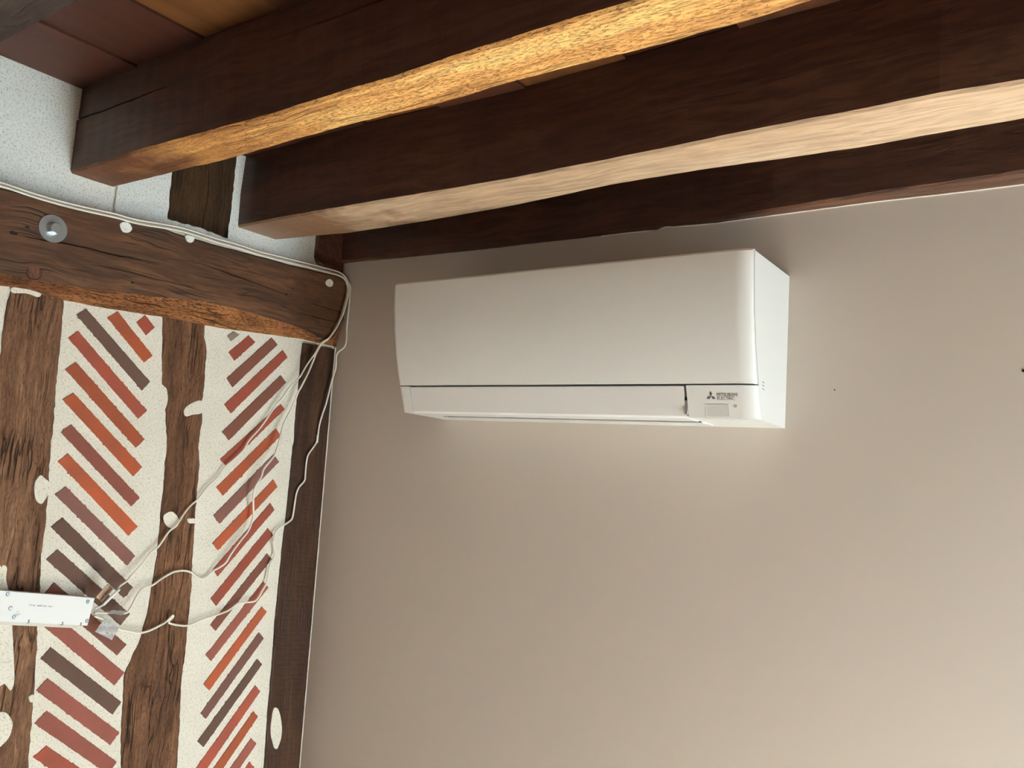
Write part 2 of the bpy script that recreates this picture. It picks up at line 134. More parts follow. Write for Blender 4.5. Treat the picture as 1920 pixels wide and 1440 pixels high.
def tube(bm, pts, r, n=8, sub=5):
    P = spline(pts, sub) if sub > 1 else [Vector(p) for p in pts]
    rings = []; up = None
    for i, q in enumerate(P):
        d = (P[min(i+1, len(P)-1)] - P[max(i-1, 0)])
        if d.length < 1e-9: continue
        d.normalize()
        if up is None: up = d.orthogonal().normalized()
        up = (up - d*up.dot(d)).normalized(); s2 = d.cross(up)
        rings.append([bm.verts.new(q + (up*math.cos(k*2*math.pi/n)+s2*math.sin(k*2*math.pi/n))*r) for k in range(n)])
    for a, b in zip(rings, rings[1:]):
        for k in range(n): bm.faces.new((a[k], a[(k+1) % n], b[(k+1) % n], b[k]))
    bm.faces.new(rings[0][::-1]); bm.faces.new(rings[-1])

def interp(tab, t):
    """piecewise linear y(t) through sorted (t, y) pairs, extended flat"""
    if t <= tab[0][0]: return tab[0][1]
    for (a, ya), (b, yb) in zip(tab, tab[1:]):
        if t <= b: return ya + (yb-ya)*(t-a)/(b-a)
    return tab[-1][1]

def wob(t, seed, amp):
    return amp*(math.sin(t*9.1+seed)+.6*math.sin(t*23.7+seed*2.3)+.4*math.sin(t*61+seed*4.1)+.25*math.sin(t*143+seed*1.7))/1.6

def rough_poly(pts, amp, step=.006, seed=0, chip=0):
    rnd = random.Random(seed); out = []
    n = len(pts)
    for i in range(n):
        a = Vector(pts[i]); b = Vector(pts[(i+1) % n]); k = max(1, int((b-a).length/step))
        d = (b-a); nrm = Vector((-d.y, d.x)).normalized() if d.length > 0 else Vector((0, 0))
        for j in range(k):
            e = rnd.uniform(-amp, amp) + (chip*rnd.random() if chip and rnd.random() < .06 else 0)
            out.append(a + d*(j/k) + nrm*e*(0 if j == 0 else 1))
    return out

def prism_x(bm, poly, x0, x1, bev=0, mat=0):
    """outline (y, z) raised from x0 to x1 with an optional chamfered front edge"""
    n = len(poly)
    c = sum((Vector(q) for q in poly), Vector((0, 0)))/n
    A = [bm.verts.new((x0, q[0], q[1])) for q in poly]
    Bv = [bm.verts.new((x1-bev, q[0], q[1])) for q in poly]
    fs = []
    for k in range(n): fs.append(bm.faces.new((A[k], A[(k+1) % n], Bv[(k+1) % n], Bv[k])))
    last = Bv
    if bev:
        Cv = []
        for q in poly:
            v = Vector(q); d = (c-v); L = d.length
            v = v + d*min(.3, bev/max(L, 1e-6)); Cv.append(bm.verts.new((x1, v.x, v.y)))
        for k in range(n): fs.append(bm.faces.new((Bv[k], Bv[(k+1) % n], Cv[(k+1) % n], Cv[k])))
        last = Cv
    fs.append(bm.faces.new(last)); fs.append(bm.faces.new(A[::-1]))
    for f in fs: f.material_index = mat
    return fs

# ---------------------------------------------------------------- materials
class NT:
    def __init__(s, name):
        s.m = bpy.data.materials.new(name); s.m.use_nodes = True
        s.n = s.m.node_tree.nodes; s.l = s.m.node_tree.links
        s.b = s.n['Principled BSDF']
    def add(s, t, **kw):
        q = s.n.new(t)
        for k, v in kw.items():
            if k in q.inputs: q.inputs[k].default_value = v
            else: setattr(q, k, v)
        return q
    def link(s, a, b): s.l.new(a, b)
    def coords(s, scale=(1, 1, 1), rot=(0, 0, 0)):
        t = s.add('ShaderNodeTexCoord'); mp = s.add('ShaderNodeMapping')
        mp.inputs['Scale'].default_value = scale; mp.inputs['Rotation'].default_value = rot
        s.link(t.outputs['Object'], mp.inputs['Vector']); return mp.outputs[0]
    def noise(s, vec, scale, detail=4, rough=.55, dist=0):
        q = s.add('ShaderNodeTexNoise'); s.link(vec, q.inputs['Vector'])
        q.inputs['Scale'].default_value = scale; q.inputs['Detail'].default_value = detail
        q.inputs['Roughness'].default_value = rough; q.inputs['Distortion'].default_value = dist
        return q.outputs[0]
    def ramp(s, fac, stops, interp='LINEAR'):
        q = s.add('ShaderNodeValToRGB'); s.link(fac, q.inputs[0]); e = q.color_ramp.elements
        q.color_ramp.interpolation = interp
        while len(e) < len(stops): e.new(.5)
        for el, (p, c) in zip(e, stops):
            el.position = p; el.color = c if isinstance(c, tuple) else (c, c, c, 1)
        return q.outputs[0]
    def mix(s, fac, a, b, mode='MIX'):
        q = s.add('ShaderNodeMix'); q.data_type = 'RGBA'; q.blend_type = mode
        for sock, v in ((q.inputs[0], fac), (q.inputs[6], a), (q.inputs[7], b)):
            if hasattr(v, 'is_output'): s.link(v, sock)
            else: sock.default_value = v
        return q.outputs[2]
    def math(s, op, a, b=0.0):
        q = s.add('ShaderNodeMath'); q.operation = op
        for sock, v in ((q.inputs[0], a), (q.inputs[1], b)):
            if hasattr(v, 'is_output'): s.link(v, sock)
            else: sock.default_value = v
        return q.outputs[0]
    def bump(s, h, strength, dist=.002, prev=None):
        q = s.add('ShaderNodeBump'); q.inputs['Strength'].default_value = strength; q.inputs['Distance'].default_value = dist
        s.link(h, q.inputs['Height'])
        if prev is not None: s.link(prev, q.inputs['Normal'])
        return q.outputs[0]
    def out(s, color=None, rough=.6, normal=None, spec=.5, metal=0, coat=0):
        if color is not None:
            if hasattr(color, 'is_output'): s.link(color, s.b.inputs['Base Color'])
            else: s.b.inputs['Base Color'].default_value = color
        if hasattr(rough, 'is_output'): s.link(rough, s.b.inputs['Roughness'])
        else: s.b.inputs['Roughness'].default_value = rough
        s.b.inputs['Specular IOR Level'].default_value = spec; s.b.inputs['Metallic'].default_value = metal
        s.b.inputs['Coat Weight'].default_value = coat
        if normal is not None: s.link(normal, s.b.inputs['Normal'])
        return s.m

def plain(name, col, rough=.5, spec=.5, metal=0, coat=0):
    return NT(name).out(col, rough, None, spec, metal, coat)

def wood(name, axis, dark, mid, light, cracks=.5, rough=.55, spec=.4, bump=.6, gscale=1.0, seed=0.0, pores=0.0, crackcol=(20, 11, 7), end_stain_shade=None):
    t = NT(name)
    k = {'x': (.10, 1, 1), 'y': (1, .10, 1), 'z': (1, 1, .10)}[axis]
    base = t.add('ShaderNodeTexCoord').outputs['Object']
    off = t.add('ShaderNodeVectorMath'); off.operation = 'ADD'; t.link(base, off.inputs[0]); off.inputs[1].default_value = (seed, seed*1.7, seed*.6)
    # gentle wander of the grain
    wn = t.add('ShaderNodeTexNoise'); wn.inputs['Scale'].default_value = 5; wn.inputs['Detail'].default_value = 2
    t.link(off.outputs[0], wn.inputs['Vector'])
    wm = t.add('ShaderNodeVectorMath'); wm.operation = 'MULTIPLY_ADD'; t.link(wn.outputs[1], wm.inputs[0])
    wm.inputs[1].default_value = (.035, .035, .035); t.link(off.outputs[0], wm.inputs[2])
    mp = t.add('ShaderNodeMapping'); mp.inputs['Scale'].default_value = k; t.link(wm.outputs[0], mp.inputs['Vector'])
    v = mp.outputs[0]
    n1 = t.noise(v, 26*gscale, 5, .6, .6)
    n2 = t.noise(v, 150*gscale, 4, .6, .2)
    n3 = t.noise(off.outputs[0], 4.5, 3, .55)
    c = t.ramp(n1, [(.28, lin(*dark)), (.5, lin(*mid)), (.74, lin(*light))])
    c = t.mix(t.math('MULTIPLY', t.ramp(n2, [(.40, 1.0), (.58, 0.0)]), .45), c, lin(*[int(q*.55) for q in dark]))
    c = t.mix(t.math('MULTIPLY', t.ramp(n3, [(.35, 1.0), (.62, 0.0)]), .45), c, lin(*dark))
    # long cracks: thin ridges of a stretched noise
    k2 = {'x': (.05, 1, 1), 'y': (1, .05, 1), 'z': (1, 1, .05)}[axis]
    mp2 = t.add('ShaderNodeMapping'); mp2.inputs['Scale'].default_value = k2; t.link(wm.outputs[0], mp2.inputs['Vector'])
    n4 = t.noise(mp2.outputs[0], 34*gscale, 3, .5, .3)
    ridge = t.math('ABSOLUTE', t.math('SUBTRACT', n4, .5))
    gate = t.ramp(t.noise(off.outputs[0], 9, 2), [(.40, 0.0), (.56, 1.0)])
    crack = t.math('MULTIPLY', t.ramp(ridge, [(.0, 1.0), (.022, 0.0)]), gate)
    crack = t.math('MULTIPLY', crack, cracks)
    c = t.mix(crack, c, lin(*crackcol))
    if end_stain_shade:   # blotchy staining by the left wall, plus a painted falloff of light
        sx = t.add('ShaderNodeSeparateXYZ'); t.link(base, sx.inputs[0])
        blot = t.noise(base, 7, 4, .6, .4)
        e_ = t.math('SUBTRACT', t.math('ADD', sx.outputs[0], t.math('MULTIPLY', blot, end_stain_shade[1])), end_stain_shade[0])
        c = t.mix(t.ramp(e_, [(.0, 1.0), (.22, 0.0)]), c, t.mix(n1, lin(*end_stain_shade[2]), lin(*end_stain_shade[3])))
    h = t.math('SUBTRACT', t.math('MULTIPLY', n2, .35), t.math('MULTIPLY', crack, 1.6))
    h = t.math('ADD', h, t.math('MULTIPLY', n1, .6))
    if pores:
        kp = {'x': (.30, 1, 1), 'y': (1, .30, 1), 'z': (1, 1, .30)}[axis]
        mp3 = t.add('ShaderNodeMapping'); mp3.inputs['Scale'].default_value = kp; t.link(off.outputs[0], mp3.inputs['Vector'])
        n5 = t.noise(mp3.outputs[0], 380, 2, .6)
        po = t.math('MULTIPLY', t.ramp(n5, [(.34, 1.0), (.46, 0.0)]), pores)
        c = t.mix(po, c, lin(*crackcol))
        h = t.math('SUBTRACT', h, t.math('MULTIPLY', po, .9))
    nrm = t.bump(h, bump, .004)
    return t.out(c, rough, nrm, spec)

M = {}
t = NT('plaster')
v = t.coords()
n1 = t.noise(v, 6, 4); n2 = t.noise(v, 260, 3, .7); n3 = t.noise(v, 330, 2, .5)
c = t.ramp(n1, [(.3, lin(222, 217, 204)), (.7, lin(234, 230, 218))])
sz = t.add('ShaderNodeSeparateXYZ'); t.link(v, sz.inputs[0])      # the infill above the wall beam is a whiter lime plaster
c = t.mix(t.ramp(sz.outputs[2], [(.27, 0.0), (.29, 1.0)]), c, lin(243, 247, 244))
c = t.mix(t.math('MULTIPLY', t.ramp(n2, [(.34, 1.0), (.46, 0.0)]), .75), c, lin(176, 168, 150))
c = t.mix(t.math('MULTIPLY', t.ramp(n3, [(.27, 1.0), (.34, 0.0)]), .75), c, lin(96, 92, 84))
h = t.math('ADD', t.math('MULTIPLY', n2, 1.0), t.math('MULTIPLY', t.noise(v, 14, 3), 3.0))
M['plaster'] = t.out(c, .9, t.bump(h, .55, .0035), .15)

t = NT('grey_wall_paint')
v = t.coords()
c = t.ramp(t.noise(v, 1.6, 2), [(.3, lin(190, 180, 170)), (.7, lin(194, 184, 174))])
M['grey_paint'] = t.out(c, .62, t.bump(t.noise(v, 220, 3), .05, .001), .25)

t = NT('brick_clay')
a = t.add('ShaderNodeVertexColor'); a.layer_name = 'brick_colour'
v = t.coords()
c = t.mix(t.ramp(t.noise(v, 16, 3), [(.3, 0.0), (.75, .45)]), a.outputs[0], lin(96, 68, 58))
c = t.mix(t.ramp(t.noise(v, 330, 2), [(.62, 0.0), (.78, .16)]), c, lin(170, 150, 135))
M['brick'] = t.out(c, .8, t.bump(t.noise(v, 160, 4), .25, .0012), .25)

M['post'] = wood('weathered_post_oak', 'z', (82, 56, 40), (124, 92, 70), (160, 122, 92), cracks=.85, rough=.75, spec=.2, bump=.8, seed=1.3, pores=.25, gscale=1.8)
M['post_mid'] = wood('weathered_middle_post_oak', 'z', (74, 50, 36), (116, 82, 60), (148, 108, 78), cracks=.85, rough=.75, spec=.2, bump=.9, seed=4.1, pores=.3, gscale=1.6)
M['post_corner'] = wood('corner_post_oak', 'z', (46, 29, 20), (66, 43, 29), (84, 56, 36), cracks=.35, rough=.6, spec=.25, bump=.35, seed=7.7)
M['stub'] = wood('upper_post_oak', 'z', (46, 32, 20), (72, 50, 32), (92, 66, 42), cracks=1.0, rough=.7, spec=.2, bump=.9, seed=2.2, pores=.3)
M['timber'] = wood('wall_beam_oak', 'y', (58, 38, 27), (88, 60, 42), (116, 80, 54), cracks=.55, rough=.6, spec=.3, bump=.4, seed=3.3, gscale=.8)
M['timber_edge'] = wood('wall_beam_raw_edge', 'y', (86, 54, 32), (130, 84, 50), (160, 108, 66), cracks=.8, rough=.8, spec=.15, bump=1.0, seed=3.9, pores=.6, crackcol=(50, 28, 16))
M['beam_a'] = wood('ceiling_beam_oak_orange', 'x', (150, 98, 50), (222, 166, 98), (250, 216, 138), cracks=.5, rough=.55, spec=.3, bump=.9, seed=5.2, gscale=.8, pores=.55, crackcol=(110, 62, 24), end_stain_shade=(.56, .8, (66, 40, 26), (120, 72, 40)))
M['beam_b'] = wood('ceiling_beam_oak_brown', 'x', (150, 122, 96), (194, 166, 138), (216, 194, 168), cracks=.25, rough=.42, spec=.45, bump=.35, seed=6.4, gscale=.8, crackcol=(90, 62, 44), end_stain_shade=(.80, 1.1, (92, 66, 48), (130, 98, 72)))
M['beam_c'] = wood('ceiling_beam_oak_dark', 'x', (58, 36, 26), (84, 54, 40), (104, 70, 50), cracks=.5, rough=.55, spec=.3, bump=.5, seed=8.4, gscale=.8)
M['beam_side'] = wood('ceiling_beam_oak_side', 'x', (68, 44, 34), (90, 59, 45), (108, 73, 55), cracks=.15, rough=.55, spec=.3, bump=.25, seed=8.9, gscale=.6)  # dark tone for the side faces of the beams
M['beam_0'] = wood('ceiling_beam_oak_grey', 'x', (44, 36, 33), (60, 50, 46), (76, 64, 58), cracks=.7, rough=.7, spec=.2, bump=.6, seed=9.1)

t = NT('ceiling_boards')
a = t.add('ShaderNodeVertexColor'); a.layer_name = 'board_colour'
v = t.coords((1, .12, 1))
c = t.mix(t.ramp(t.noise(v, 30, 5, .6, .5), [(.3, 0.0), (.7, .6)]), a.outputs[0], lin(46, 24, 15))
M['boards'] = t.out(c, .55, t.bump(t.noise(v, 40, 4), .3, .003), .3)

M['white_plastic'] = plain('white_plastic', lin(223, 222, 219), .28, .5, 0, .25)
M['vane_plastic'] = plain('vane_plastic', lin(222, 220, 218), .3, .5, 0, .2)
M['slot_dark'] = plain('dark_opening', lin(24, 22, 22), .7, .2)
M['grey_window'] = plain('grey_sensor_lens', lin(196, 196, 192), .15, .6)
M['logo_grey'] = plain('logo_grey', lin(84, 80, 78), .5)
M['cable'] = plain('cable_sheath', lin(232, 228, 216), .45, .4)
M['zinc'] = plain('zinc_plated_steel', lin(178, 186, 190), .34, .5, .85)
M['box_white'] = plain('box_white', lin(238, 240, 240), .5, .3)
M['box_grey'] = plain('box_base_grey', lin(196, 192, 186), .55, .3)
M['print'] = plain('print_ink', lin(70, 72, 76), .6)
M['caulk'] = plain('caulk', lin(226, 218, 205), .6)
M['floor'] = None
t = NT('floor_boards')
v = t.coords((.15, 1, 1))
c = t.ramp(t.noise(v, 22, 4), [(.3, lin(210, 206, 198)), (.7, lin(224, 222, 214))])
M['floor'] = t.out(c, .85, None, .1)
M['paint_white'] = plain('room_white_paint', lin(206, 172, 144), .8, .2)
M['frame_white'] = plain('window_frame_white', lin(232, 232, 228), .5)
t = NT('copper_foil_label')
v = t.coords()
M['copper'] = t.out(t.ramp(t.noise(v, 60, 2), [(.3, lin(140, 114, 98)), (.7, lin(186, 150, 126))]), .32, None, .5, .55)
t = NT('silver_foil_label')
v = t.coords()
c = t.ramp(t.noise(v, 150, 3, .7), [(.34, lin(120, 140, 156)), (.40, lin(246, 248, 250))])
M['foil'] = t.out(c, .3, t.bump(t.noise(v, 60, 3), .5, .003), .5, .1)
M['grey_label'] = plain('grey_label', lin(168, 166, 164), .4, .5, .1)

# ---------------------------------------------------------------- room shell
bm = bmesh.new(); box(bm, (-.12, YF, FLOOR), (0, 0, CEIL+.05))
wall_left = tag(mesh_obj('wall_left', bm, M['plaster']), 'cream rough plaster wall with diagonal brick infill between dark posts', 'wall', kind='structure')
bm = bmesh.new(); box(bm, (-.12, 0, FLOOR), (XR+.12, .12, CEIL+.05))
wall_back = tag(mesh_obj('wall_back', bm, M['grey_paint']), 'smooth greige painted wall carrying the white air conditioner', 'wall', kind='structure')
bm = bmesh.new(); y0, y1, z0, z1 = WIN
box(bm, (XR, YF, FLOOR), (XR+.12, y0, CEIL+.05)); box(bm, (XR, y1, FLOOR), (XR+.12, 0, CEIL+.05))
box(bm, (XR, y0, FLOOR), (XR+.12, y1, z0)); box(bm, (XR, y0, z1), (XR+.12, y1, CEIL+.05))
tag(mesh_obj('wall_right', bm, M['paint_white']), 'plain painted wall on the right with a tall window', 'wall', kind='structure')
bm = bmesh.new(); x0, x1, z0, z1 = FILL_OPEN
box(bm, (-.12, YF-.12, FLOOR), (x0, YF, CEIL+.05)); box(bm, (x1, YF-.12, FLOOR), (XR+.12, YF, CEIL+.05))
box(bm, (x0, YF-.12, FLOOR), (x1, YF, z0)); box(bm, (x0, YF-.12, z1), (x1, YF, CEIL+.05))
tag(mesh_obj('wall_front', bm, M['paint_white']), 'plain painted wall behind the camera with an opening for the added fill light', 'wall', kind='structure')
bm = bmesh.new(); box(bm, (-.12, YF-.12, FLOOR-.08), (XR+.12, .12, FLOOR))
tag(mesh_obj('floor', bm, M['floor']), 'light wooden floor', 'floor', kind='structure')

def frame(name, label, pts_a, pts_b, normal_axis):
    bm = bmesh.new()
    (a0, b0), (a1, b1) = pts_a, pts_b; wdt = .05
    def bar(p, q):
        if normal_axis == 'x': box(bm, (XR+.03, p[0], p[1]), (XR+.08, q[0], q[1]))
        else: box(bm, (p[0], YF-.08, p[1]), (q[0], YF-.03, q[1]))
    bar((a0, b0), (a0+wdt, b1)); bar((a1-wdt, b0), (a1, b1)); bar((a0, b0), (a1, b0+wdt)); bar((a0, b1-wdt), (a1, b1))
    return tag(mesh_obj(name, bm, M['frame_white']), label, 'window', kind='structure')
frame('window_1', 'white window frame in the right wall', (WIN[0], WIN[2]), (WIN[1], WIN[3]), 'x')
frame('rear_fill_frame', 'white frame added around the fill light opening behind the camera', (FILL_OPEN[0], FILL_OPEN[2]), (FILL_OPEN[1], FILL_OPEN[3]), 'y')  # unseen frame, added to go with the rear fill light

# ceiling: boards run from front to back, seams every 20 cm
bm = bmesh.new(); lay = bm.loops.layers.float_color.new('board_colour')
xs = [-.12, .196, .398, .60, .80, 1.01, 1.21, 1.42, 1.63, 1.84, 2.05, 2.27, XR+.12]
cols = [(72, 36, 23), (68, 33, 21), (106, 66, 30), (74, 38, 22), (96, 58, 28), (66, 32, 20), (82, 46, 26), (70, 36, 22)]
for i in range(len(xs)-1):
    lift = .004*((i*7) % 3)
    fs = box(bm, (xs[i]+.001, YF-.12, CEIL+lift), (xs[i+1]-.001, .12, CEIL+.04))
    cc = lin(*cols[i % len(cols)])
    for f in fs:
        for l in f.loops: l[lay] = cc
box_f = box(bm, (-.12, YF-.12, CEIL+.035), (XR+.12, .12, CEIL+.08))
for f in box_f:
    for l in f.loops: l[lay] = lin(60, 30, 18)
tag(mesh_obj('ceiling', bm, M['boards']), 'reddish brown boarded ceiling above the beams', 'ceiling', kind='structure')

# ---------------------------------------------------------------- brick infill set in the plaster
BC = {0: (88, 68, 60), 1: (160, 78, 48), 2: (146, 70, 54), 3: (136, 76, 66), 4: (112, 68, 56), 5: (112, 76, 70), 6: (120, 110, 98)}
def bricks(name, data, label, seed):
    bm = bmesh.new(); lay = bm.loops.layers.float_color.new('brick_colour'); rnd = random.Random(seed)
    for i, (qd, c) in enumerate(data):
        pol = rough_poly(qd, .0005, .0035, seed*100+i, .0022)
        fs = prism_x(bm, pol, -.01, .0016+rnd.uniform(0, .0006), .0006)
        k = rnd.uniform(.93, 1.07); cc = lin(*[min(255, q*k) for q in BC[c]])
        for f in fs:
            for l in f.loops: l[lay] = cc
    return tag(mesh_obj(name, bm, M['brick'], wall_left), label)
bricks('brick_infill', BRICKS_L, 'red and brown clay bricks laid diagonally, falling to the right', 1)
bricks('brick_infill', BRICKS_R, 'red and brown clay bricks laid diagonally, rising to the right', 2)

# ---------------------------------------------------------------- wall posts
def extend_down(pts, z):
    (ya, za), (yb, zb2) = pts[-3], pts[-1]
    k = (yb-ya)/(zb2-za) if abs(zb2-za) > 1e-6 else 0
    return pts + [(yb + k*.3*(z-zb2), z)]
def densify(pts, step, amp, seed):
    rnd = random.Random(seed); out = []
    for a, b in zip(pts, pts[1:]):
        n = max(1, int(abs(b[1]-a[1])/step))
        for j in range(n):
            out.append((a[0]+(b[0]-a[0])*j/n + rnd.uniform(-amp, amp), a[1]+(b[1]-a[1])*j/n))
    out.append(pts[-1]); return out
def post(left, right, x1, mat, label, seed, amp=.0012, group=None):
    L = densify(extend_down(left, FLOOR), .008, amp, seed); R = densify(extend_down(right, FLOOR), .008, amp, seed+1)
    bm = bmesh.new()
    # strip of quads across, both chains resampled on common heights
    zt = max(L[0][1], R[0][1]); N = 260
    cl = [(z, y) for y, z in L][::-1]; cr = [(z, y) for y, z in R][::-1]
    rows = []
    for i in range(N+1):
        z = zt + (FLOOR-zt)*i/N
        a = interp(cl, z); b = interp(cr, z)
        row = []
        for k, tt in enumerate((0, 0, .03, .2, .4, .6, .8, .97, 1, 1)):
            x = x1 + wob(z*2+tt*5, seed, .0012) + (0 if 1 < k < 8 else -.0015)
            if k in (0, 9): x = -.02
            row.append(bm.verts.new((x, a+(b-a)*tt, z)))
        rows.append(row)
    for p, q2 in zip(rows, rows[1:]):
        for k in range(9): bm.faces.new((p[k], p[k+1], q2[k+1], q2[k]))
        bm.faces.new((p[0], q2[0], q2[9], p[9]))
    bm.faces.new(rows[0]); bm.faces.new(rows[-1][::-1])
    return tag(mesh_obj('wall_post', bm, mat), label, 'post', group)
def patches(par, polys, x0, x1, seed):
    for i, pl in enumerate(polys):
        cl = [Vector(q) for q in pl]; n = len(cl); sm = []
        for k in range(n):      # closed smooth outline
            a, b, c_, d = cl[k-1], cl[k], cl[(k+1) % n], cl[(k+2) % n]
            for j in range(4):
                u = j/4; sm.append(.5*((2*b)+(c_-a)*u+(2*a-5*b+4*c_-d)*u*u+(3*b-a-3*c_+d)*u**3))
        bm = bmesh.new(); prism_x(bm, rough_poly(sm, .0004, .003, seed+i), x0, x1, .0006)
        tag(mesh_obj('plaster_patch', bm, M['plaster'], par), 'cream plaster daub on the dark wood')
pL = post(POST_L[0], POST_L[1], .004, M['post'], 'wide weathered oak post at the far left behind the white control box', 11)
patches(pL, PATCH_L, .0, .0054, 60)
pM = post(POST_M[0], POST_M[1], .004, M['post_mid'], 'curved weathered oak post standing between the two brick columns', 21)
patches(pM, PATCH_M, .0, .0054, 70)
pR = post(POST_R, [(-.002, POST_R[0][1]), (-.002, -.3), (-.002, -1.0)], .006, M['post_corner'], 'smooth dark oak post in the corner against the greige wall', 31, .0006)
patches(pR, PATCH_R, .002, .0076, 80)
bm = bmesh.new()
st = [(STUB[0][0], .62), STUB[0], STUB[1], STUB[2], STUB[3], STUB[4], STUB[5], (STUB[5][0]+.002, .62)]
prism_x(bm, rough_poly(st, .0015, .01, 5), -.02, .005, .002)
tag(mesh_obj('wall_post', bm, M['stub']), 'short cracked oak post between the first and second ceiling beams', 'post')
bm = bmesh.new()
st = [(-.0955, .598), (-.0955, .41), (-.088, .397), (-.065, .388), (-.03, .384), (-.001, .380), (-.001, .598)]
prism_x(bm, rough_poly(st, .0006, .01, 6), -.02, .012, .004)
tag(mesh_obj('wall_post', bm, M['beam_c']), 'dark post stub in the upper corner under the last ceiling beam', 'post')

# ---------------------------------------------------------------- horizontal wall beam
top = sorted(T_TOP); lip = sorted(T_LIP); bot = sorted(T_BOT); cr1 = sorted(T_CRACK); cr2 = sorted(T_CRACK2)
bm = bmesh.new(); rows = []
Y0, Y1, N = -1.55, -.002, 300
for i in range(N+1):
    y = Y0 + (Y1-Y0)*i/N
    zt = interp(top, y) + wob(y, 1, .0015); zl = interp(lip, y) + wob(y, 2, .002); zb_ = interp(bot, y) + wob(y, 3, .0015)
    xf = .030
    e = max(0, (y+.06)/.06)
    zl += .075*e*e; zt -= .004*e
    c1 = interp(cr1, y) + wob(y*2, 4, .0015); c2 = interp(cr2, y) + wob(y*2, 5, .0012)
    d1 = .010*max(0, .45+.55*math.sin(y*17+1)+.3*math.sin(y*47)) ; d2 = .006*max(0, .2+.6*math.sin(y*13+2.4)+.3*math.sin(y*37))
    w1 = .0009 + .10*d1; w2 = .0007 + .09*d2
    c1 = min(c1, zt-.02); c2 = max(min(c2, c1-.012), zl+.012)
    pts = [(-.02, zt), (xf-.006, zt), (xf, zt-.005), (xf+wob(y, 8, .001), (zt+c1)/2), (xf, c1+w1), (xf-d1, c1), (xf, c1-w1),
           (xf, c2+w2), (xf-d2, c2), (xf, c2-w2), (xf+wob(y, 9, .001), (zl+c2)/2-.002), (xf-.001, zl+.002), (xf-.004, zl-.003),
           (.020+wob(y, 6, .002)-e*.006, zl*.5+zb_*.5), (.010+wob(y, 7, .0015), zb_), (-.02, zb_)]
    rows.append([bm.verts.new((px, y, pz)) for px, pz in pts])
for p, q2 in zip(rows, rows[1:]):
    n = len(p)
    for k in range(n):
        f = bm.faces.new((p[k], p[(k+1) % n], q2[(k+1) % n], q2[k]))
        f.material_index = 1 if k in (11, 12, 13, 14) else 0
bm.faces.new(rows[0]); bm.faces.new(rows[-1][::-1])
wb = tag(mesh_obj('wall_beam', bm, [M['timber'], M['timber_edge']]), 'long horizontal oak beam on the left wall with a zinc bolt and a rough orange lower edge', 'beam')
patches(wb, PATCH_T, .025, .0316, 90)
bm = bmesh.new(); cyl(bm, (.026, PEG[0], PEG[1]), (1, 0, 0), .0125, .0052, 24)
peg = mesh_obj('peg', bm, wood('peg_oak', 'z', (70, 42, 26), (92, 56, 32), (106, 66, 38), .2, seed=2), wb)
bm = bmesh.new(); cyl(bm, (.027, PEG[0], PEG[1]), (1, 0, 0), .0138, .0038, 24)
mesh_obj('peg_gap', bm, M['slot_dark'], wb)
for i, (y, z) in enumerate(HOLES):
    bm = bmesh.new(); r = (.008, .0045, .007, .004, .003, .004)[i]
    vs = cyl(bm, (.024, y, z) if i else (.012, y, z), (1, 0, 0), r, .0068 if i else .0088, 14)
    for v_ in vs: v_.co.z = z + (v_.co.z-z)*(1 if i == 0 else .5)
    mesh_obj('knot_hole', bm, M['slot_dark'], wb)

# ---------------------------------------------------------------- ceiling beams (run left to right)
def beam(name, xa, xb, yf, yb, zb_, zt, mats, label, crack=None, seed=0, amp=.0022, N=260, zbf=None):
    bm = bmesh.new(); rows = []
    for i in range(N+1):
        x = xa + (xb-xa)*i/N
        a = yf(x) + wob(x, seed, amp*.6); b = yb(x) + wob(x, seed+3, amp*.6)
        z0_ = zb_ + wob(x*.7, seed+5, amp*.5) if zbf is None else zbf(x)
        pts = [(a+.004, zt)]
        if crack is not None:
            zc = crack(x) + wob(x*2, seed+1, .001); d = .012*max(0, .55+.6*math.sin(x*9+.6)+.25*math.sin(x*31)) if x < 1.0 else 0
            zc = min(zc, zt-.01)
            pts += [(a+.003, zc+.004), (a+.003+d, zc), (a, zc-.002)]
        pts += [(a+wob(x, seed+7, .0015), (zt+z0_)/2-.01), (a, z0_+.005), (a+.0035, z0_), ((a+b)/2, z0_+wob(x, seed+9, .0012)), (b-.003, z0_), (b, z0_+.005), (b, zt)]
        rows.append([bm.verts.new((x, py, pz)) for py, pz in pts])
    for p, q2 in zip(rows, rows[1:]):
        n = len(p)
        for k in range(n):
            f = bm.faces.new((p[k], p[(k+1) % n], q2[(k+1) % n], q2[k]))
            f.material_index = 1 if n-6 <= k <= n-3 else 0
    bm.faces.new(rows[0]); bm.faces.new(rows[-1][::-1])
    return tag(mesh_obj(name, bm, mats), label, 'beam')
def fn(tab):
    tab = sorted(tab)
    # beyond the traced part keep the mean
    m_ = sum(q[1] for q in tab[-4:])/4
    return lambda x: interp(tab + [(tab[-1][0]+.4, m_)], x)
f1, b1 = fn(B1_F), fn(B1_B); f2, b2 = fn(B2_F), fn(B2_B); ck = sorted(B1_CRACK)
beam('ceiling_beam', -.02, XR, lambda x: -1.15, lambda x: -1.0505, .4235, CEIL+.006, [M['beam_0'], M['beam_0']], 'grey brown ceiling beam cut off by the top left corner of the picture', seed=1)
beam('ceiling_beam', -.02, XR, f1, b1, .4235, CEIL+.006, [M['beam_side'], M['beam_a']], 'long ceiling beam with a bright orange rough underside, farthest from the greige wall of the fully seen beams', crack=lambda x: interp(ck, x), seed=2)
beam('ceiling_beam', -.02, XR, f2, b2, .4235, CEIL+.006, [M['beam_side'], M['beam_b']], 'middle dark ceiling beam with a paler smooth underside, nearer the air conditioner', seed=3, amp=.0014)
b3 = sorted(B3_BOT)
